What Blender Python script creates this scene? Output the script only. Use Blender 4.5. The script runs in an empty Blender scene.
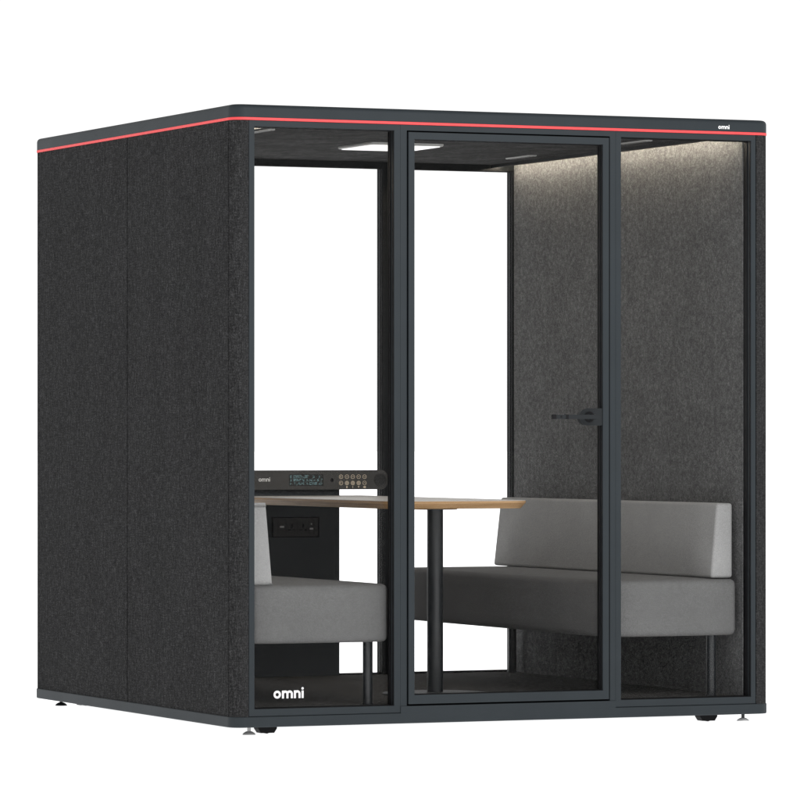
import bpy, bmesh, math, random
from mathutils import Vector, Matrix

random.seed(7)
PI = math.pi
scene = bpy.context.scene
COL = scene.collection
W, D = 2.21, 2.18            # the booth's plan: width along x, depth along y
Z_BASE0, Z_BASE1 = 0.03, 0.069
Z_TRIM0, Z_TRIM1, Z_TOP = 2.2425, 2.2525, 2.30
Z_FLOOR = 0.096
Z_CEIL = 2.240

# ------------------------------------------------------------------ materials
def new_mat(name):
    m = bpy.data.materials.new(name)
    m.use_nodes = True
    nt = m.node_tree
    b = nt.nodes['Principled BSDF']
    return m, nt, b

def coords(nt, scale=(1, 1, 1)):
    tc = nt.nodes.new('ShaderNodeTexCoord')
    mp = nt.nodes.new('ShaderNodeMapping')
    mp.inputs['Scale'].default_value = scale
    nt.links.new(tc.outputs['Object'], mp.inputs['Vector'])
    return mp.outputs['Vector']

def noise(nt, vec, scale, detail=2.0, rough=0.5):
    n = nt.nodes.new('ShaderNodeTexNoise')
    n.inputs['Scale'].default_value = scale
    n.inputs['Detail'].default_value = detail
    n.inputs['Roughness'].default_value = rough
    nt.links.new(vec, n.inputs['Vector'])
    return n.outputs['Fac']

def ramp(nt, fac, stops):
    r = nt.nodes.new('ShaderNodeValToRGB')
    els = r.color_ramp.elements
    while len(els) < len(stops):
        els.new(0.5)
    for e, (p, c) in zip(els, stops):
        e.position = p
        e.color = (c[0], c[1], c[2], 1) if hasattr(c, '__len__') else (c, c, c, 1)
    nt.links.new(fac, r.inputs['Fac'])
    return r.outputs['Color']

def math_node(nt, op, a, b):
    n = nt.nodes.new('ShaderNodeMath')
    n.operation = op
    for i, v in enumerate((a, b)):
        if isinstance(v, (int, float)):
            n.inputs[i].default_value = v
        else:
            nt.links.new(v, n.inputs[i])
    return n.outputs[0]

def mixmul(nt, a, b):
    n = nt.nodes.new('ShaderNodeMix')
    n.data_type = 'RGBA'
    n.blend_type = 'MULTIPLY'
    n.inputs['Factor'].default_value = 1
    nt.links.new(a, n.inputs['A'])
    nt.links.new(b, n.inputs['B'])
    return n.outputs['Result']

def bump(nt, b, height, strength, dist):
    n = nt.nodes.new('ShaderNodeBump')
    n.inputs['Strength'].default_value = strength
    n.inputs['Distance'].default_value = dist
    nt.links.new(height, n.inputs['Height'])
    nt.links.new(n.outputs['Normal'], b.inputs['Normal'])

def coat(name, col, rough=0.5, spec=0.5, var=0.06):
    """powder coat with slight unevenness of tone and sheen"""
    m, nt, b = new_mat(name)
    v = coords(nt)
    n = noise(nt, v, 6, 4, 0.6)
    c = ramp(nt, n, [(0.3, [x * (1 - var) for x in col]), (0.7, [x * (1 + var) for x in col])])
    nt.links.new(c, b.inputs['Base Color'])
    b.inputs['Roughness'].default_value = rough
    b.inputs['Specular IOR Level'].default_value = spec
    rg = nt.nodes.new('ShaderNodeMapRange')      # uneven sheen where hands and cloths have been
    rg.inputs['To Min'].default_value = rough - 0.08
    rg.inputs['To Max'].default_value = rough + 0.08
    nt.links.new(noise(nt, v, 2.5, 4, 0.6), rg.inputs['Value'])
    nt.links.new(rg.outputs['Result'], b.inputs['Roughness'])
    return m

def plain(name, col, rough=0.5, spec=0.5, metal=0.0, emit=None, es=0.0):
    m, nt, b = new_mat(name)
    v = coords(nt)
    n = noise(nt, v, 40, 3)
    c = ramp(nt, n, [(0.3, [x * 0.95 for x in col]), (0.7, [x * 1.05 for x in col])])
    nt.links.new(c, b.inputs['Base Color'])
    b.inputs['Roughness'].default_value = rough
    b.inputs['Specular IOR Level'].default_value = spec
    b.inputs['Metallic'].default_value = metal
    if emit:
        b.inputs['Emission Color'].default_value = (*emit, 1)
        b.inputs['Emission Strength'].default_value = es
    return m

def weave(name, dark, light, fleck, big=0.10):
    """melange woven cloth: short upright slubs, single pale flecks, cloudy dyeing"""
    m, nt, b = new_mat(name)
    fine = noise(nt, coords(nt, (1.2, 0.38, 0.75)), 290, 2, 0.75)
    slub = noise(nt, coords(nt, (2.0, 0.45, 0.18)), 170, 2, 0.6)
    weft = noise(nt, coords(nt, (0.30, 0.10, 1)), 190, 2, 0.6)
    s = math_node(nt, 'ADD', math_node(nt, 'MULTIPLY', fine, 0.52), math_node(nt, 'MULTIPLY', slub, 0.28))
    s = math_node(nt, 'ADD', s, math_node(nt, 'MULTIPLY', weft, 0.20))
    c = ramp(nt, s, [(0.40, dark), (0.515, light), (0.62, fleck)])
    cl = noise(nt, coords(nt, (1, 1, 0.35)), 7, 4, 0.6)
    cc = ramp(nt, cl, [(0.3, 1 - big), (0.7, 1 + big)])
    nt.links.new(mixmul(nt, c, cc), b.inputs['Base Color'])
    b.inputs['Roughness'].default_value = 1.0
    b.inputs['Specular IOR Level'].default_value = 0.05
    bump(nt, b, s, 0.7, 0.003)
    return m

def felt(name, dark, light, fleck, st=(1, 0.5, 0.72), s1=200, s2=80, lo=0.40, hi=0.62, cloud=0.16):
    """pressed fibre felt: tangled short fibres over soft cloudy patches"""
    m, nt, b = new_mat(name)
    f1 = noise(nt, coords(nt, st), s1, 3, 0.7)
    f2 = noise(nt, coords(nt, (st[0], st[1], st[2] * 0.8)), s2, 4, 0.65)
    s = math_node(nt, 'ADD', math_node(nt, 'MULTIPLY', f1, 0.55), math_node(nt, 'MULTIPLY', f2, 0.45))
    c = ramp(nt, s, [(lo, dark), (0.51, light), (hi, fleck)])
    cl = noise(nt, coords(nt, (1, 0.6, 0.6)), 14, 6, 0.7)
    cc = ramp(nt, cl, [(0.3, 1 - cloud), (0.7, 1 + cloud)])
    nt.links.new(mixmul(nt, c, cc), b.inputs['Base Color'])
    b.inputs['Roughness'].default_value = 1.0
    b.inputs['Specular IOR Level'].default_value = 0.08
    bump(nt, b, s, 0.5, 0.003)
    return m

def upholstery(name, col):
    """fine knit: tiny stitches on a faint square grid"""
    m, nt, b = new_mat(name)
    fine = noise(nt, coords(nt), 280, 2, 0.75)
    a = noise(nt, coords(nt, (0.25, 0.25, 1)), 300, 1)
    d = noise(nt, coords(nt, (1, 0.6, 0.25)), 300, 1)
    s = math_node(nt, 'ADD', math_node(nt, 'MULTIPLY', fine, 0.76), math_node(nt, 'MULTIPLY', math_node(nt, 'ADD', a, d), 0.12))
    c = ramp(nt, s, [(0.38, [x * 0.85 for x in col]), (0.62, [x * 1.15 for x in col])])
    cl = noise(nt, coords(nt), 5, 3)
    cc = ramp(nt, cl, [(0.3, 0.95), (0.7, 1.05)])
    nt.links.new(mixmul(nt, c, cc), b.inputs['Base Color'])
    b.inputs['Roughness'].default_value = 0.95
    b.inputs['Specular IOR Level'].default_value = 0.1
    b.inputs['Sheen Weight'].default_value = 0.06
    bump(nt, b, s, 0.35, 0.002)
    return m

def wood(name):
    m, nt, b = new_mat(name)
    n = noise(nt, coords(nt, (1.2, 1.2, 60)), 3, 5, 0.6)
    c = ramp(nt, n, [(0.3, (0.31, 0.185, 0.085)), (0.55, (0.46, 0.285, 0.145)), (0.75, (0.58, 0.385, 0.21))])
    nt.links.new(c, b.inputs['Base Color'])
    b.inputs['Roughness'].default_value = 0.45
    b.inputs['Specular IOR Level'].default_value = 0.15
    return m

def glass(name):
    """clear pane with a low-reflection coating: passes the view, mirrors a little at a slant"""
    m = bpy.data.materials.new(name)
    m.use_nodes = True
    nt = m.node_tree
    nt.nodes.clear()
    out = nt.nodes.new('ShaderNodeOutputMaterial')
    mix = nt.nodes.new('ShaderNodeMixShader')
    tr = nt.nodes.new('ShaderNodeBsdfTransparent')
    gl = nt.nodes.new('ShaderNodeBsdfGlossy')
    fr = nt.nodes.new('ShaderNodeFresnel')
    fr.inputs['IOR'].default_value = 1.10
    tr.inputs['Color'].default_value = (0.994, 0.994, 0.994, 1)
    gl.inputs['Color'].default_value = (1, 1, 1, 1)
    gl.inputs['Roughness'].default_value = 0.0
    nt.links.new(fr.outputs[0], mix.inputs[0])
    nt.links.new(tr.outputs[0], mix.inputs[1])
    nt.links.new(gl.outputs[0], mix.inputs[2])
    nt.links.new(mix.outputs[0], out.inputs['Surface'])
    return m

def lamp_mat(name, col, strength, base=0.8):
    m, nt, b = new_mat(name)
    b.inputs['Base Color'].default_value = (base, base, base, 1)
    b.inputs['Emission Color'].default_value = (*col, 1)
    b.inputs['Emission Strength'].default_value = strength
    return m

M = dict(
    frame=coat('powder_coat_slate', (0.0225, 0.0285, 0.0330), 0.58, 0.22),
    black=coat('black_rubber', (0.006, 0.006, 0.007), 0.6, 0.15),
    liner=coat('black_profile', (0.010, 0.0115, 0.0125), 0.5, 0.25),
    leg=coat('black_tube', (0.0085, 0.0105, 0.0125), 0.34, 0.5),
    handle=coat('dark_handle', (0.0105, 0.013, 0.015), 0.5, 0.25),
    panel=coat('graphite_sheet', (0.028, 0.034, 0.038), 0.5, 0.3),
    red=plain('coral_trim', (0.80, 0.070, 0.075), 0.5, 0.3),
    weave=weave('charcoal_weave', (0.014, 0.014, 0.0145), (0.029, 0.029, 0.0295), (0.064, 0.064, 0.066)),
    felt=felt('grey_felt', (0.088, 0.089, 0.090), (0.133, 0.134, 0.135), (0.205, 0.206, 0.207)),
    ceil=felt('ceiling_felt', (0.026, 0.026, 0.026), (0.046, 0.046, 0.046), (0.085, 0.085, 0.085), (1, 0.7, 1), 50, 9, cloud=0.06),
    carpet=felt('dark_carpet', (0.026, 0.025, 0.0235), (0.055, 0.052, 0.049), (0.11, 0.105, 0.098), (1, 1, 1), 90, 60, cloud=0.04),
    seat=upholstery('grey_upholstery', (0.142, 0.142, 0.1412)),
    back=upholstery('pale_grey_upholstery', (0.325, 0.325, 0.323)),
    wood=wood('oak_edge'),
    top=plain('pale_laminate', (0.56, 0.53, 0.49), 0.4, 0.4),
    plate=coat('steel_plate_grey', (0.036, 0.041, 0.045), 0.5, 0.3),
    glass=glass('clear_glass'),
    bar=coat('bar_charcoal', (0.078, 0.076, 0.073), 0.6, 0.2),
    gold=plain('champagne_print', (0.80, 0.68, 0.52), 0.5, 0.3),
    lcd=lamp_mat('display_glow', (0.36, 0.66, 0.68), 0.34, 0.03),
    white=plain('white_vinyl', (0.88, 0.88, 0.88), 0.5, 0.4),
    lit=plain('white_print', (0.9, 0.9, 0.89), 0.5, 0.3),
    greyprint=plain('grey_print', (0.32, 0.31, 0.30), 0.5, 0.4),
    socket=coat('socket_black', (0.030, 0.0295, 0.029), 0.5, 0.3),
    vent=plain('pale_vent', (0.45, 0.45, 0.44), 0.5, 0.4),
    zinc=plain('pale_zinc', (0.42, 0.42, 0.42), 0.4, 0.5, 0.2),
    diffuser=lamp_mat('light_diffuser', (1.0, 0.985, 0.96), 0.74),
    led=lamp_mat('warm_led', (1.0, 0.87, 0.69), 76.0),
)

M['lcd'].cycles.emission_sampling = 'NONE'

# ------------------------------------------------------------------ mesh helpers
def box(bm, x0, x1, y0, y1, z0, z1, bevel=0.0, seg=2):
    r = bmesh.ops.create_cube(bm, size=1.0)
    vs = r['verts']
    for v in vs:
        v.co = Vector((x0 + (v.co.x + .5) * (x1 - x0), y0 + (v.co.y + .5) * (y1 - y0), z0 + (v.co.z + .5) * (z1 - z0)))
    if bevel:
        es = list({e for v in vs for e in v.link_edges})
        bmesh.ops.bevel(bm, geom=es, offset=bevel, segments=seg, affect='EDGES', profile=0.5)

def prism(bm, pts, z0, z1):
    """a plan outline (counter-clockwise) pulled up from z0 to z1"""
    lo = [bm.verts.new((x, y, z0)) for x, y in pts]
    hi = [bm.verts.new((x, y, z1)) for x, y in pts]
    n = len(pts)
    bm.faces.new(list(reversed(lo)))
    bm.faces.new(hi)
    for i in range(n):
        j = (i + 1) % n
        bm.faces.new((lo[i], lo[j], hi[j], hi[i]))

def loft(bm, rings):
    """closed rings of equal length joined bottom to top, capped at both ends"""
    vr = [[bm.verts.new(p) for p in r] for r in rings]
    n = len(rings[0])
    bm.faces.new(list(reversed(vr[0])))
    bm.faces.new(vr[-1])
    for a, b in zip(vr, vr[1:]):
        for i in range(n):
            j = (i + 1) % n
            bm.faces.new((a[i], a[j], b[j], b[i]))

def rrect(x0, x1, y0, y1, r, seg=8):
    if not hasattr(r, '__len__'):
        r = (r, r, r, r)
    pts = []
    for (cx, cy, a0, rr) in ((x1 - r[0], y0 + r[0], -PI / 2, r[0]), (x1 - r[1], y1 - r[1], 0, r[1]),
                             (x0 + r[2], y1 - r[2], PI / 2, r[2]), (x0 + r[3], y0 + r[3], PI, r[3])):
        for k in range(seg + 1):
            a = a0 + (PI / 2) * k / seg
            pts.append((cx + rr * math.cos(a), cy + rr * math.sin(a)))
    return pts

def slab(bm, x0, x1, y0, y1, r, profile, seg=10):
    """rounded rectangle slab; profile = [(inset, z), ...] from bottom to top"""
    rings = []
    for inset, z in profile:
        rr = max(r - inset, 0.002)
        rings.append([(x, y, z) for x, y in rrect(x0 + inset, x1 - inset, y0 + inset, y1 - inset, rr, seg)])
    loft(bm, rings)

def ring(bm, o, i, y0, y1, bevel=0.0):
    """upright rectangular ring; o, i = (x0, x1, z0, z1) outer and inner outline, from y0 (front) to y1"""
    def quad(r, y):
        x0, x1, z0, z1 = r
        return [bm.verts.new(p) for p in ((x0, y, z0), (x1, y, z0), (x1, y, z1), (x0, y, z1))]
    of, inf_, ob, ib = quad(o, y0), quad(i, y0), quad(o, y1), quad(i, y1)
    es = []
    for k in range(4):
        j = (k + 1) % 4
        bm.faces.new((of[k], of[j], inf_[j], inf_[k]))
        bm.faces.new((ob[j], ob[k], ib[k], ib[j]))
        bm.faces.new((of[j], of[k], ob[k], ob[j]))
        bm.faces.new((inf_[k], inf_[j], ib[j], ib[k]))
    if bevel:
        for q in (of, inf_):
            for k in range(4):
                e = bm.edges.get((q[k], q[(k + 1) % 4]))
                if e:
                    es.append(e)
        bmesh.ops.bevel(bm, geom=es, offset=bevel, segments=2, affect='EDGES', profile=0.5)

def tube(bm, a, b, r, seg=24, r2=None):
    a, b = Vector(a), Vector(b)
    d = b - a
    rot = d.to_track_quat('Z', 'Y').to_matrix().to_4x4()
    mat = Matrix.Translation((a + b) / 2) @ rot
    bmesh.ops.create_cone(bm, cap_ends=True, segments=seg, radius1=r, radius2=r if r2 is None else r2, depth=d.length, matrix=mat)

def lathe(bm, prof, c, seg=32):
    """profile [(r, z)] turned about the vertical through c=(x, y)"""
    rings = [[(c[0] + r * math.cos(2 * PI * k / seg), c[1] + r * math.sin(2 * PI * k / seg), z) for k in range(seg)] for r, z in prof]
    loft(bm, rings)

def flat(bm, pts, y, t):
    """an upright outline in x-z (counter-clockwise from the front) with thickness t behind y"""
    f = [bm.verts.new((x, y, z)) for x, z in pts]
    b = [bm.verts.new((x, y + t, z)) for x, z in pts]
    n = len(pts)
    bm.faces.new(f)
    bm.faces.new(list(reversed(b)))
    for i in range(n):
        j = (i + 1) % n
        bm.faces.new((f[j], f[i], b[i], b[j]))

def arc_band(bm, cx, cz, r0, r1, a0, a1, y, t, seg=20):
    """annulus sector in x-z"""
    out = [(cx + r1 * math.cos(a0 + (a1 - a0) * k / seg), cz + r1 * math.sin(a0 + (a1 - a0) * k / seg)) for k in range(seg + 1)]
    inn = [(cx + r0 * math.cos(a0 + (a1 - a0) * k / seg), cz + r0 * math.sin(a0 + (a1 - a0) * k / seg)) for k in range(seg + 1)]
    for k in range(seg):
        flat(bm, [inn[k], out[k], out[k + 1], inn[k + 1]], y, t)

def disc(bm, cx, cz, r, y, t, seg=20):
    flat(bm, [(cx + r * math.cos(2 * PI * k / seg), cz + r * math.sin(2 * PI * k / seg)) for k in range(seg)], y, t)

def omni(bm, x, z, h, y, t=0.0008, weight=0.29):
    """the lower-case word o-m-n-i drawn with round strokes; h = x-height; returns its width"""
    s = h * weight
    def stem(x0, z0, z1):
        flat(bm, [(x0, z0), (x0 + s, z0), (x0 + s, z1), (x0, z1)], y, t)
    R = h * 0.505
    arc_band(bm, x + R, z + h * 0.5, R - s, R, 0, 2 * PI, y, t, 32)
    x += 2 * R + h * 0.13
    def arch(x0, w, k=0):
        r1 = w / 2
        ro = r1 + s / 2
        cz = z + h - ro
        arc_band(bm, x0 + s / 2 + r1, cz, ro - s, ro, 0, PI, y - 0.00012 * (1 + k), t, 18)
        stem(x0 + w, z, cz)
    stem(x, z, z + h * 0.985)
    w = h * 0.60
    arch(x, w)
    arch(x + w, w, 1)
    x += 2 * w + s + h * 0.13
    stem(x, z, z + h * 0.985)
    arch(x, w * 1.04)
    x += w * 1.04 + s + h * 0.13
    stem(x, z, z + h * 0.95)
    disc(bm, x + s / 2, z + h * 1.215, s * 0.55, y, t, 18)

def obj(name, bm, m, parent=None, smooth=None):
    """links the bmesh as ONE mesh object"""
    bmesh.ops.recalc_face_normals(bm, faces=bm.faces[:])
    me = bpy.data.meshes.new(name)
    bm.to_mesh(me)
    bm.free()
    me.materials.append(M[m])
    o = bpy.data.objects.new(name, me)
    COL.objects.link(o)
    if parent:
        o.parent = parent
    if smooth:
        for p in me.polygons:
            p.use_smooth = True
        me.set_sharp_from_angle(angle=math.radians(smooth))
    return o

def B():
    return bmesh.new()

def thing(name, label, cat, loc=(0, 0, 0), group=None):
    o = bpy.data.objects.new(name, None)
    o.empty_display_size = 0.1
    COL.objects.link(o)
    o.location = loc
    o['label'] = label
    o['category'] = cat
    if group:
        o['group'] = group
    return o

def fix(root, loc):
    """moves a thing's base to loc while its parts stay where they were built"""
    root.location = loc
    for c in root.children:
        c.location = c.location - Vector(loc)

# ------------------------------------------------------------------ ground: white floor, with glow added to fill the shadow under the booth
m, nt, b = new_mat('glowing_white_floor')
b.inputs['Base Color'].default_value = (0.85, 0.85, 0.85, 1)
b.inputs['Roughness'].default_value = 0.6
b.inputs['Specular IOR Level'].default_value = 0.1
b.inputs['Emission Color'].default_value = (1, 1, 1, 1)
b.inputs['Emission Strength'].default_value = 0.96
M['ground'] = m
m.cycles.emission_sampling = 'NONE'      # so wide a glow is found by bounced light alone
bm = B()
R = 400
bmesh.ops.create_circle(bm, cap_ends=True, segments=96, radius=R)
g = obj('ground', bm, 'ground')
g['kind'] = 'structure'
g['label'] = 'white studio floor with an added glow under the booth'

# ------------------------------------------------------------------ the booth
pod = thing('meeting_booth', 'large dark grey acoustic meeting booth with glass front and coral red stripe under its roof', 'meeting booth')

bm = B()
slab(bm, -0.005, W + 0.005, -0.001, D + 0.001, 0.050, [(0.003, Z_BASE0), (0.0, Z_BASE0 + 0.003), (0.0, Z_BASE1 - 0.002), (0.002, Z_BASE1)])
base = obj('base', bm, 'frame', pod, 40)
bm = B()
box(bm, 0.6645, 1.5505, -0.0012, 0.0016, 0.0655, 0.0940, 0.0006)
obj('threshold', bm, 'frame', base)
bm = B()
slab(bm, -0.003, W + 0.003, -0.003, D + 0.003, 0.052,
     [(0.0, Z_TRIM1), (0.0, Z_TOP - 0.016), (0.0012, Z_TOP - 0.010), (0.0047, Z_TOP - 0.0047), (0.010, Z_TOP - 0.0012), (0.016, Z_TOP)], 14)
cap = obj('roof', bm, 'frame', pod, 40)
bm = B()
omni(bm, 1.985, 2.2615, 0.0118, -0.0036, 0.0004, 0.27)
obj('logo', bm, 'white', cap)
bm = B()
slab(bm, -0.0042, W + 0.0042, -0.0042, D + 0.0042, 0.0532, [(0.001, Z_TRIM0), (0.0, Z_TRIM0 + 0.001), (0.0, Z_TRIM1 - 0.0008), (0.001, Z_TRIM1 - 0.0002)], 14)
obj('stripe', bm, 'red', pod, 40)

# cloth-covered side walls: rounded corner posts and two flat panels per side
RC, TW = 0.045, 0.080
def mirror(pts, flip):
    return [(W - x, y) for x, y in reversed(pts)] if flip else pts
SEAM = 1.102
for flip in (False, True):
    for back in (False, True):
        q = [(RC, RC, k) for k in range(11)]
        pts = [(RC - RC * math.cos(PI / 2 * k / 10), RC - RC * math.sin(PI / 2 * k / 10)) for k in range(11)]   # (0,RC) -> (RC,0)
        pts = [(0.0022, RC)] + [(0.0, RC - 0.002)] + pts[1:] + [(0.0590, 0.0), (0.0590, 0.058), (TW, 0.058), (TW, RC + 0.014), (0.0022, RC + 0.0)][:4]
        pts = [p for i, p in enumerate(pts) if i == 0 or (abs(p[0] - pts[i - 1][0]) + abs(p[1] - pts[i - 1][1])) > 1e-5]
        # inside edge of the post follows the panel's end
        pts = pts[:-1] + [(TW, 0.058), (TW, 0.0625), (0.02, 0.0625), (0.02, RC)]
        if back:
            pts = [(x, D - y) for x, y in reversed(pts)]
        bm = B()
        prism(bm, mirror(pts, flip), Z_BASE1, Z_TRIM0)
        obj('corner_panel', bm, 'weave', pod, 35)
    for (y0, y1) in ((RC, SEAM), (SEAM, D - RC)):
        g0, g1 = (0.0060, 0.0040) if y0 == RC else (0.0040, 0.0060)
        e0 = 0.0625 if y0 == RC else y0
        e1 = D - 0.0625 if y1 == D - RC else y1
        c = 0.0040
        pts = [(c, y0 + g0), (c + 0.018, y0 + g0), (c + 0.018, e0 + 0.0004), (TW, e0 + 0.0004), (TW, e1 - 0.0004), (c + 0.018, e1 - 0.0004), (c + 0.018, y1 - g1), (c, y1 - g1), (0, y1 - g1 - 0.0030), (0, y0 + g0 + 0.0030)]
        bm = B()
        pp = mirror(pts, flip)
        prism(bm, pp, Z_BASE1, Z_TRIM0)
        obj('side_panel', bm, 'weave', pod, 20)
    # felt lining inside
    bm = B()
    x0, x1 = (W - 0.085, W - TW - 0.0002) if flip else (TW + 0.0002, 0.085)
    box(bm, x0, x1, 0.066, D - 0.064, Z_FLOOR, Z_CEIL - 0.0005)
    obj('felt_lining', bm, 'felt', pod)

bm = B()
box(bm, 0.0855, W - 0.0855, 0.06, D - 0.06, Z_BASE1, Z_FLOOR)
obj('carpet', bm, 'carpet', pod)
bm = B()
box(bm, 0.0805, W - 0.0805, 0.06, D - 0.06, Z_CEIL, Z_TRIM0 - 0.0002)
ceil = obj('ceiling', bm, 'ceil', pod)

# glazed frames; the back wall mirrors the front wall
def glazed(name, o, i, back, sub=True):
    """a frame with inner lining strips, rubber seals and its pane"""
    Y = (lambda y: D - y) if back else (lambda y: y)
    def rg(nm, oo, ii, a, c, mt, par, bev=0.0):
        b_ = B()
        ya, yc = sorted((Y(a), Y(c)))
        ring(b_, oo, ii, ya, yc, bev)
        return obj(nm, b_, mt, par)
    fr = rg(name, o, i, 0.002, 0.026, 'frame', pod, 0.0006)
    rg('inner_profile', o, i, 0.0262, 0.060, 'liner', fr)
    g1 = lambda d: (i[0] + d, i[1] - d, i[2] + d, i[3] - d)
    g0 = lambda d: (i[0] - d, i[1] + d, i[2] - d, i[3] + d)
    rg('seal', g0(0.0005), g1(0.0015), 0.006, 0.018, 'black', fr)
    rg('seal', g0(0.0005), g1(0.0035), 0.032, 0.041, 'black', fr)
    rg('seal', g0(0.0005), g1(0.0025), 0.0475, 0.056, 'black', fr)
    b_ = B()
    ya, yc = sorted((Y(0.0415), Y(0.0470)))
    box(b_, i[0] + 0.0002, i[1] - 0.0002, ya, yc, i[2] + 0.0002, i[3] - 0.0002)
    obj('glass_pane', b_, 'glass', fr)
    return fr

ZS = 0.0705     # frames stand on the base with a hairline joint
winL = glazed('window', (0.0612, 0.6638, ZS, Z_TRIM0 - 0.0004), (0.0830, 0.6390, 0.0965, 2.2200), False)
winR = glazed('window', (1.5515, W - 0.0612, ZS, Z_TRIM0 - 0.0004), (1.5740, 2.1290, 0.0965, 2.2200), False)
bm = B()
omni(bm, 0.1740, 0.1310, 0.0292, 0.0412, 0.0002, 0.29)
obj('logo', bm, 'white', winL)
for (o, i) in (((0.0612, 0.6635), (0.0830, 0.6390)), ((0.6640, 1.5500), (0.6900, 1.5190)), ((1.5510, W - 0.0612), (1.5740, 2.1215))):
    glazed('window', (o[0], o[1], ZS, Z_TRIM0 - 0.0004), (i[0], i[1], 0.1000, 2.2150), True)

# door frame and door
bm = B()
ring(bm, (0.6640, 1.5510, Z_BASE1 + 0.0002, Z_TRIM0 - 0.0004), (0.6900, 1.5270, 0.0945, 2.2210), 0.0019, 0.026, 0.0006)
df = obj('door_frame', bm, 'frame', pod)
bm = B()
ring(bm, (0.6640, 1.5510, Z_BASE1 + 0.0002, Z_TRIM0 - 0.0004), (0.6900, 1.5270, 0.0945, 2.2210), 0.0262, 0.060)
obj('inner_profile', bm, 'liner', df)
bm = B()
ring(bm, (0.6895, 1.5275, 0.0940, 2.2215), (0.7060, 1.5110, 0.1120, 2.2040), 0.046, 0.058)
obj('seal', bm, 'black', df)

dO, dI = (0.6955, 1.5215, 0.1010, 2.2155), (0.7195, 1.4955, 0.1345, 2.1890)
bm = B()
ring(bm, dO, dI, -0.003, 0.022, 0.0014)
door = obj('door', bm, 'frame', pod)
door['label'] = 'closed glass door with a slim slate grey frame'
bm = B()
ring(bm, dO, dI, 0.0222, 0.044)
obj('inner_profile', bm, 'liner', door)
for a, c, d in ((0.002, 0.011, 0.0015), (0.016, 0.024, 0.0035), (0.0305, 0.040, 0.0025)):
    bm = B()
    ring(bm, (dI[0] - .0005, dI[1] + .0005, dI[2] - .0005, dI[3] + .0005), (dI[0] + d, dI[1] - d, dI[2] + d, dI[3] - d), a, c)
    obj('seal', bm, 'black', door)
bm = B()
box(bm, dI[0] + .0002, dI[1] - .0002, 0.0244, 0.0300, dI[2] + .0002, dI[3] - .0002)
obj('glass_pane', bm, 'glass', door)

# lever handle: D-shaped lock plate, round rose, bent lever
bm = B()
def dplate(x0, x1, z0, z1, r, seg=14):
    zc = (z0 + z1) / 2
    h = (z1 - z0) / 2
    pts = [(x1, z0), (x1, z1)]
    pts += [(x0 + h - h * math.sin(PI * k / seg), zc + h * math.cos(PI * k / seg)) for k in range(seg + 1)]
    return pts
flat(bm, dplate(1.3995, 1.4958, 1.1315, 1.1965, 0.03), 0.0010, 0.0230)
tube(bm, (1.446, 0.0009, 1.1640), (1.446, -0.0460, 1.1640), 0.0095, 24)
lv = [(1.2650, 1.1560), (1.4500, 1.1560), (1.4560, 1.1580), (1.4580, 1.1640), (1.4560, 1.1700), (1.4500, 1.1720), (1.2650, 1.1720)]
flat(bm, lv, -0.0500, 0.0130)
# the same lever on the inside of the glass
tube(bm, (1.470, 0.0302, 1.1640), (1.470, 0.0360, 1.1640), 0.0220, 36)
tube(bm, (1.470, 0.0355, 1.1640), (1.470, 0.0740, 1.1640), 0.0095, 24)
flat(bm, [(1.3400, 1.1570), (1.4780, 1.1570), (1.4780, 1.1710), (1.3400, 1.1710)], 0.066, 0.013)
bmesh.ops.recalc_face_normals(bm, faces=bm.faces[:])
hd = obj('handle', bm, 'handle', door, 35)
bm = B()
arc_band(bm, 1.4400, 1.1640, 0.0125, 0.0205, 0, 2 * PI, -0.0010, 0.0019, 40)
obj('rose_ring', bm, 'black', door)
for xx, ww in ((1.3180, 0.0110), (1.2645, 0.0140)):
    bm = B()
    box(bm, xx, xx + ww, -0.0507, -0.0363, 1.1552, 1.1728)
    obj('grip_band', bm, 'black', door)
bm = B()
disc(bm, 1.2985, 1.1640, 0.0040, -0.0504, 0.0003, 16)
obj('keyhole', bm, 'black', door)

# ceiling light, vents and wall-washing strips
bm = B()
slab(bm, 0.945, 1.265, 0.925, 1.265, 0.02, [(0.004, Z_CEIL - 0.010), (0.0, Z_CEIL - 0.006), (0.0, Z_CEIL - 0.0002)])
cl = obj('ceiling_light', bm, 'vent', pod, 40)
bm = B()
slab(bm, 0.957, 1.253, 0.937, 1.253, 0.012, [(0.002, Z_CEIL - 0.0125), (0.0, Z_CEIL - 0.0098)])
obj('diffuser', bm, 'diffuser', cl)
for vx in (0.305, 1.885):
    for vy in (0.50, 1.54):
        bm = B()
        slab(bm, vx - 0.019, vx + 0.019, vy - 0.12, vy + 0.12, 0.012, [(0.003, Z_CEIL - 0.005), (0.0, Z_CEIL - 0.003), (0.0, Z_CEIL - 0.0002)])
        v = obj('air_vent', bm, 'vent', pod, 40)
        bm = B()
        for sy in (-1, 1):
            box(bm, vx + sy * 0.008 - 0.0025, vx + sy * 0.008 + 0.0025, vy - 0.105, vy + 0.105, Z_CEIL - 0.0056, Z_CEIL - 0.004)
        obj('slot', bm, 'black', v)
for wx, sg in ((0.085, 1), (W - 0.085, -1)):
    # a shallow lip under the ceiling hides a thin light tube that washes the wall
    a, c = sorted((wx + sg * 0.102, wx + sg * 0.108))
    bm = B()
    box(bm, a, c, 0.064, D - 0.064, Z_CEIL - 0.0130, Z_CEIL - 0.0002)
    lip = obj('light_cove', bm, 'liner', pod)
    bm = B()
    tube(bm, (wx + sg * 0.058, 0.075, Z_CEIL - 0.0038), (wx + sg * 0.058, D - 0.075, Z_CEIL - 0.0038), 0.003, 10)
    obj('led_strip', bm, 'led', lip)

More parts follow.
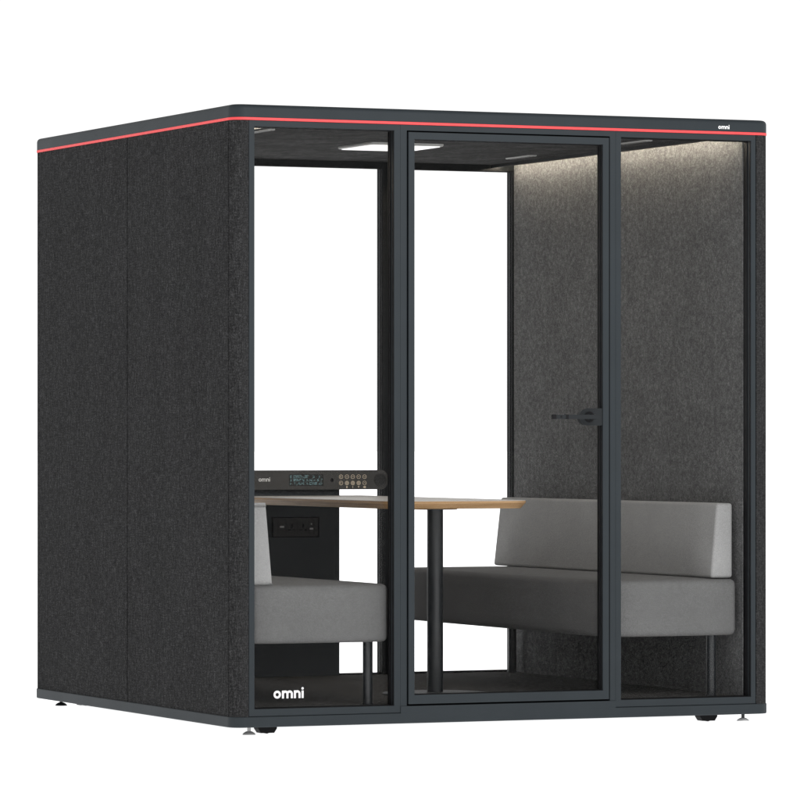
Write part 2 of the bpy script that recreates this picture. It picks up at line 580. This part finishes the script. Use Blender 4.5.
# service panel on the back wall with the power outlet
bm = B()
box(bm, 0.868, 1.318, 2.108, 2.1175, Z_FLOOR, 0.935, 0.0015)
sp = obj('service_panel', bm, 'panel', pod)
bm = B()
box(bm, 0.892, 1.294, 2.100, 2.1075, Z_FLOOR + 0.001, 0.931, 0.0015)
obj('front_plate', bm, 'panel', sp)
po = B()
ring(po, (1.010, 1.221, 0.673, 0.758), (1.0145, 1.2165, 0.6775, 0.7535), 2.0955, 2.0999)
po = obj('outlet_frame', po, 'black', sp)
bm = B()
box(bm, 1.0147, 1.2163, 2.0970, 2.0999, 0.6777, 0.7533)
obj('power_outlet', bm, 'socket', sp)
def bit(nm, mt, par, *a):
    b_ = B()
    box(b_, *a)
    return obj(nm, b_, mt, par)
for cx in (1.098, 1.149):
    for (dx, z, w_, h_) in ((0.0, 0.721, 0.007, 0.018), (-0.0105, 0.704, 0.010, 0.007), (0.0105, 0.704, 0.010, 0.007)):
        bit('socket_hole', 'black', sp, cx + dx - w_ / 2, cx + dx + w_ / 2, 2.0962, 2.0969, z - h_ / 2, z + h_ / 2)
for lx in (1.0365, 1.072, 1.1235, 1.1745, 1.198):
    bit('module_joint', 'black', sp, lx - 0.0006, lx + 0.0006, 2.0963, 2.0969, 0.685, 0.746)
bit('usb_port', 'greyprint', sp, 1.045, 1.0635, 2.0961, 2.0969, 0.7135, 0.7210)
bit('usb_port', 'greyprint', sp, 1.179, 1.194, 2.0961, 2.0969, 0.7050, 0.7120)
bit('indicator', 'greyprint', sp, 1.184, 1.188, 2.0961, 2.0969, 0.7255, 0.7310)

# feet and castors under the base
for fx in (0.085, W - 0.085):
    for fy in (0.060, D - 0.085):
        bm = B()
        lathe(bm, [(0.0065, 0.0135), (0.0065, Z_BASE0 - 0.0002)], (fx, fy))
        ft = obj('levelling_foot', bm, 'leg' if fx > 1 else 'zinc' if fy < 1 else 'leg', pod, 35)
        bm = B()
        lathe(bm, [(0.024, 0.0), (0.024, 0.003), (0.019, 0.008), (0.011, 0.0125), (0.006, 0.0134)], (fx, fy))
        obj('pad', bm, 'leg' if fy > 1 else 'white' if fx > 1 else 'zinc', ft, 35)
for fx in (0.170, W - 0.218):
    for fy in (0.110, D - 0.130):
        bm = B()
        loft(bm, [[(fx - a, fy - 0.022, z), (fx + a, fy - 0.022, z), (fx + a, fy + 0.022, z), (fx - a, fy + 0.022, z)] for a, z in ((0.026, 0.003), (0.037, 0.019), (0.037, Z_BASE0 - 0.0002))])
        c = obj('castor', bm, 'black', pod)
        bm = B()
        tube(bm, (fx, fy - 0.014, 0.0145), (fx, fy + 0.014, 0.0145), 0.0145, 24)
        obj('wheel', bm, 'leg', c, 40)

# ------------------------------------------------------------------ benches
def soft(bm, x0, x1, y0, y1, z0, z1, r, puff):
    """a foam block with rounded edges and very slightly crowned faces"""
    box(bm, x0, x1, y0, y1, z0, z1, r, 5)
    # cut it into short lengths so that the crown can bend
    cx, cy, cz = (x0 + x1) / 2, (y0 + y1) / 2, (z0 + z1) / 2
    for k in range(1, 12):
        bmesh.ops.bisect_plane(bm, geom=bm.verts[:] + bm.edges[:] + bm.faces[:], plane_co=(0, y0 + (y1 - y0) * k / 12, 0), plane_no=(0, 1, 0))
    for k in range(1, 6):
        bmesh.ops.bisect_plane(bm, geom=bm.verts[:] + bm.edges[:] + bm.faces[:], plane_co=(x0 + (x1 - x0) * k / 6, 0, 0), plane_no=(1, 0, 0))
    for k in range(1, 4):
        bmesh.ops.bisect_plane(bm, geom=bm.verts[:] + bm.edges[:] + bm.faces[:], plane_co=(0, 0, z0 + (z1 - z0) * k / 4), plane_no=(0, 0, 1))
    for v in bm.verts:
        a, b_, c = (v.co.x - cx) / (x1 - x0) * 2, (v.co.y - cy) / (y1 - y0) * 2, (v.co.z - cz) / (z1 - z0) * 2
        fx, fy, fz = 1 - a ** 4, 1 - b_ ** 8, 1 - c ** 4
        if abs(a) > 0.9: v.co.x += math.copysign(puff * fy * fz, a)
        if abs(c) > 0.9: v.co.z += math.copysign(puff * fx * fy, c)

def bench(label, xf, xb, bx, tx, side, legs):
    """xf = seat's open edge, xb = its wall edge, bx / tx = backrest's front face at foot / at top; side = +1 when the wall is towards +x"""
    t = thing('bench', label, 'bench', group='upholstered benches facing each other')
    bm = B()
    soft(bm, min(xf, xb), max(xf, xb), 0.070, 2.072, 0.330, 0.5440, 0.022, 0.004)
    obj('seat', bm, 'seat', t, 60)
    bm = B()
    xw = xb - side * 0.004
    r = 0.012
    y0, y1, z0, z1 = 0.096, 2.070, 0.5482, 0.8350
    box(bm, 0, 1, y0, y1, z0, z1)
    for v in bm.verts:
        k = (v.co.z - z0) / (z1 - z0)
        front = bx + (tx - bx) * k
        v.co.x = front if v.co.x < 0.5 else xw
        if v.co.y > 1: v.co.y -= 0.018 * k
    bmesh.ops.bevel(bm, geom=bm.edges[:], offset=r, segments=5, affect='EDGES', profile=0.5)
    obj('backrest', bm, 'back', t, 60)
    for lx, ly in legs:
        bm = B()
        tube(bm, (lx, ly, Z_FLOOR), (lx, ly, 0.3335), 0.0185, 24)
        tube(bm, (lx, ly, Z_FLOOR), (lx, ly, Z_FLOOR + 0.006), 0.022, 24)
        obj('leg', bm, 'leg', t, 40)
    fix(t, ((xf + xb) / 2, 1.07, Z_FLOOR))
    return t

bench('grey upholstered bench along the right felt wall, its long front and whole backrest in view', 1.553, 2.104, 2.006, 2.031, 1,
      [(1.605, 0.135), (2.024, 0.130), (1.588, 2.00), (2.083, 2.045)])
bench('grey upholstered bench at the left wall, only its near end seen behind the printed glass', 0.648, 0.102, 0.178, 0.153, -1,
      [(0.588, 0.130), (0.588, 2.00), (0.150, 0.320), (0.160, 2.00)])

# ------------------------------------------------------------------ table
tb = thing('table', 'narrow table with oak edge on a black post, standing between the two benches', 'table')
bm = B()
rc = (0.10, 0.02, 0.02, 0.10)
def tring(inset, z):
    return [(x, y, z) for x, y in rrect(0.805 + inset, 1.405 - inset, 0.405 + inset, 2.0985, tuple(max(r - inset, 0.004) for r in rc), 12)]
loft(bm, [tring(0.020, 0.8150), tring(0.0010, 0.8350), tring(0.0, 0.8365), tring(0.0, 0.8436)])
top = obj('tabletop', bm, 'wood', tb, 30)
bm = B()
loft(bm, [tring(0.0006, 0.8437), tring(0.0006, 0.8452), tring(0.0016, 0.8460)])
obj('top_surface', bm, 'top', top, 30)
PX, PY = 1.097, 0.650
bm = B()
tube(bm, (PX, PY, Z_FLOOR + 0.008), (PX, PY, 0.8149), 0.0310, 40)
tube(bm, (PX, PY, 0.8090), (PX, PY, 0.8149), 0.085, 40)
obj('post', bm, 'leg', tb, 40)
bm = B()
lathe(bm, [(0.205, Z_FLOOR), (0.205, Z_FLOOR + 0.004), (0.202, Z_FLOOR + 0.0065), (0.06, Z_FLOOR + 0.0085), (0.033, Z_FLOOR + 0.010)], (PX, PY), 72)
obj('base_plate', bm, 'plate', tb, 30)
fix(tb, (PX, PY, Z_FLOOR))

# ------------------------------------------------------------------ control bar on the back panel
cb = thing('control_bar', 'long black control bar with display, round buttons and speaker, mounted above the table end', 'control bar')
YB = 2.060
bm = B()
x0, x1, z0, z1 = 0.690, 1.514, 0.8715, 0.9515
r = 0.014
pts = []
for (cx, cz, a0, rr) in ((x1 - 0.026, z0 + 0.026, -PI / 2, 0.026), (x1 - 0.026, z1 - 0.026, 0, 0.026), (x0 + r, z1 - r, PI / 2, r), (x0 + r, z0 + r, PI, r)):
    for k in range(9):
        a = a0 + PI / 2 * k / 8
        pts.append((cx + rr * math.cos(a), cz + rr * math.sin(a)))
flat(bm, pts, YB, 0.0395)
obj('housing', bm, 'bar', cb, 30)
yf = YB - 0.0006
bm = B()
omni(bm, 0.9345, 0.9055, 0.0128, yf, 0.0005, 0.25)
obj('logo', bm, 'lit', cb)
bm = B()
box(bm, 1.070, 1.226, yf + 0.0001, yf + 0.0005, 0.8860, 0.9350)
disp = obj('display', bm, 'socket', cb)
bm = B()
u = 0.00235
for row, zr in enumerate((0.9205, 0.9060, 0.8915)):
    spans = [[(0, 2), (4, 17), (26, 2), (33, 2)], [(0, 2), (4, 13), (19, 7), (27, 2), (31, 2), (35, 2)], [(0, 2), (5, 11), (19, 2), (22, 9), (33, 4)]][row]
    for s0, n in spans:
        for cx in range(s0, s0 + n):
            for cz in range(5):
                if random.random() < 0.47:
                    xx = 1.0745 + cx * u * 1.68
                    zz = zr + cz * u * 0.95
                    box(bm, xx, xx + u * 1.25, yf - 0.0003, yf, zz, zz + u * 0.75)
obj('display_text', bm, 'lcd', disp)
bm = B()
disc(bm, 1.2635, 0.9105, 0.0075, yf, 0.0005, 24)
obj('camera_lens', bm, 'black', cb)
for row, bz in enumerate((0.9240, 0.8980)):
    for k in range(5):
        bx = 1.3040 + k * 0.0266
        bm = B()
        arc_band(bm, bx, bz, 0.0074, 0.0091, 0, 2 * PI, yf - 0.0001, 0.0005, 24)
        if row == 1 and k in (1, 2, 3):
            for q in range(-2, 3):
                hw = math.sqrt(max(0.0066 ** 2 - (q * 0.0026) ** 2, 0))
                box(bm, bx - hw, bx + hw, yf - 0.0001, yf + 0.0003, bz + q * 0.0026 - 0.0008, bz + q * 0.0026 + 0.0008)
        elif k == 0:
            arc_band(bm, bx, bz, 0.0028, 0.0044, 0.6, 5.6, yf - 0.0001, 0.0004, 12)
        elif k == 4:
            s = -1 if row == 0 else 1
            for d in (-1, 1):
                flat(bm, [(bx + d * 0.0045, bz - s * 0.003), (bx + d * 0.0045 + 0.0015, bz - s * 0.003), (bx + 0.0008, bz + s * 0.003), (bx - 0.0008, bz + s * 0.003)], yf - 0.0001, 0.0004)
        else:
            box(bm, bx - 0.0048, bx + 0.0048, yf - 0.0001, yf + 0.0003, bz - 0.0009, bz + 0.0009)
        obj('button', bm, 'gold', cb)
iz = 0.8810
bit('icon', 'gold', cb, 1.3274, 1.3338, yf, yf + 0.0004, iz - 0.0042, iz + 0.0042)
bit('icon', 'gold', cb, 1.3560, 1.3584, yf, yf + 0.0004, iz - 0.0042, iz + 0.0042)
bm = B()
flat(bm, [(1.3794, iz + 0.0040), (1.3837, iz - 0.0040), (1.3880, iz + 0.0040)], yf, 0.0004)
obj('icon', bm, 'gold', cb)
bm = B()
flat(bm, [(1.4045, iz - 0.0028), (1.4085, iz - 0.0028), (1.4085, iz - 0.0042), (1.4165, iz - 0.0042), (1.4165, iz + 0.0042), (1.4085, iz + 0.0042), (1.4085, iz + 0.0028), (1.4045, iz + 0.0028)], yf, 0.0004)
obj('icon', bm, 'gold', cb)
bm = B()
arc_band(bm, 1.4815, 0.9105, 0.0255, 0.0275, 0, 2 * PI, yf - 0.002, 0.0025, 40)
disc(bm, 1.4815, 0.9105, 0.0235, yf - 0.001, 0.0015, 40)
obj('speaker', bm, 'socket', cb)
fix(cb, (1.10, YB + 0.0395, z0))

# ------------------------------------------------------------------ light
wd = bpy.data.worlds.new('World')
scene.world = wd
wd.use_nodes = True
nt = wd.node_tree
bg = nt.nodes['Background']
tc = nt.nodes.new('ShaderNodeTexCoord')
sx = nt.nodes.new('ShaderNodeSeparateXYZ')
nt.links.new(tc.outputs['Generated'], sx.inputs[0])
r = nt.nodes.new('ShaderNodeValToRGB')       # white studio walls, dimmer towards the studio ceiling
r.color_ramp.elements[0].position = 0.30
r.color_ramp.elements[0].color = (1.10, 1.10, 1.10, 1)
r.color_ramp.elements[1].position = 0.75
r.color_ramp.elements[1].color = (0.40, 0.40, 0.40, 1)
nt.links.new(sx.outputs['Z'], r.inputs['Fac'])
mr = nt.nodes.new('ShaderNodeMapRange')      # the open front of the studio is dimmer than its white back
mr.inputs['From Min'].default_value = -0.7
mr.inputs['From Max'].default_value = 0.0
mr.inputs['To Min'].default_value = 0.70
mr.inputs['To Max'].default_value = 1.0
nt.links.new(sx.outputs['Y'], mr.inputs['Value'])
mm = nt.nodes.new('ShaderNodeVectorMath')
mm.operation = 'SCALE'
nt.links.new(r.outputs['Color'], mm.inputs[0])
nt.links.new(mr.outputs['Result'], mm.inputs['Scale'])
nt.links.new(mm.outputs['Vector'], bg.inputs['Color'])
bg.inputs['Strength'].default_value = 1.0

ld = bpy.data.lights.new('softbox', 'AREA')       # studio softbox in front of the booth, above eye level
ld.shape = 'RECTANGLE'
ld.size, ld.size_y = 2.6, 1.4
ld.energy = 115
lo = bpy.data.objects.new('softbox', ld)
COL.objects.link(lo)
lo.location = (1.3, -4.6, 3.4)
lo.rotation_euler = (Vector((1.2, 0.3, 1.2)) - lo.location).to_track_quat('-Z', 'Y').to_euler()

# ------------------------------------------------------------------ camera
cam = bpy.data.cameras.new('camera')
co = bpy.data.objects.new('camera', cam)
COL.objects.link(co)
co.location = (-6.2352, -15.6027, 1.0794)
co.rotation_euler = (PI / 2, 0, -0.4162)
cam.sensor_width = 36
cam.lens = 4620.87 / 800 * 36
cam.shift_y = 39.4 / 800
cam.clip_start = 0.5
cam.clip_end = 2000
scene.camera = co

scene.view_settings.view_transform = 'Standard'
scene.view_settings.look = 'None'
scene.view_settings.exposure = 0
scene.view_settings.gamma = 1
scene.cycles.use_denoising = True
scene.cycles.use_adaptive_sampling = False
scene.cycles.sampling_pattern = 'TABULATED_SOBOL'
scene.cycles.max_bounces = 10
scene.cycles.transparent_max_bounces = 24
scene.cycles.sample_clamp_indirect = 4
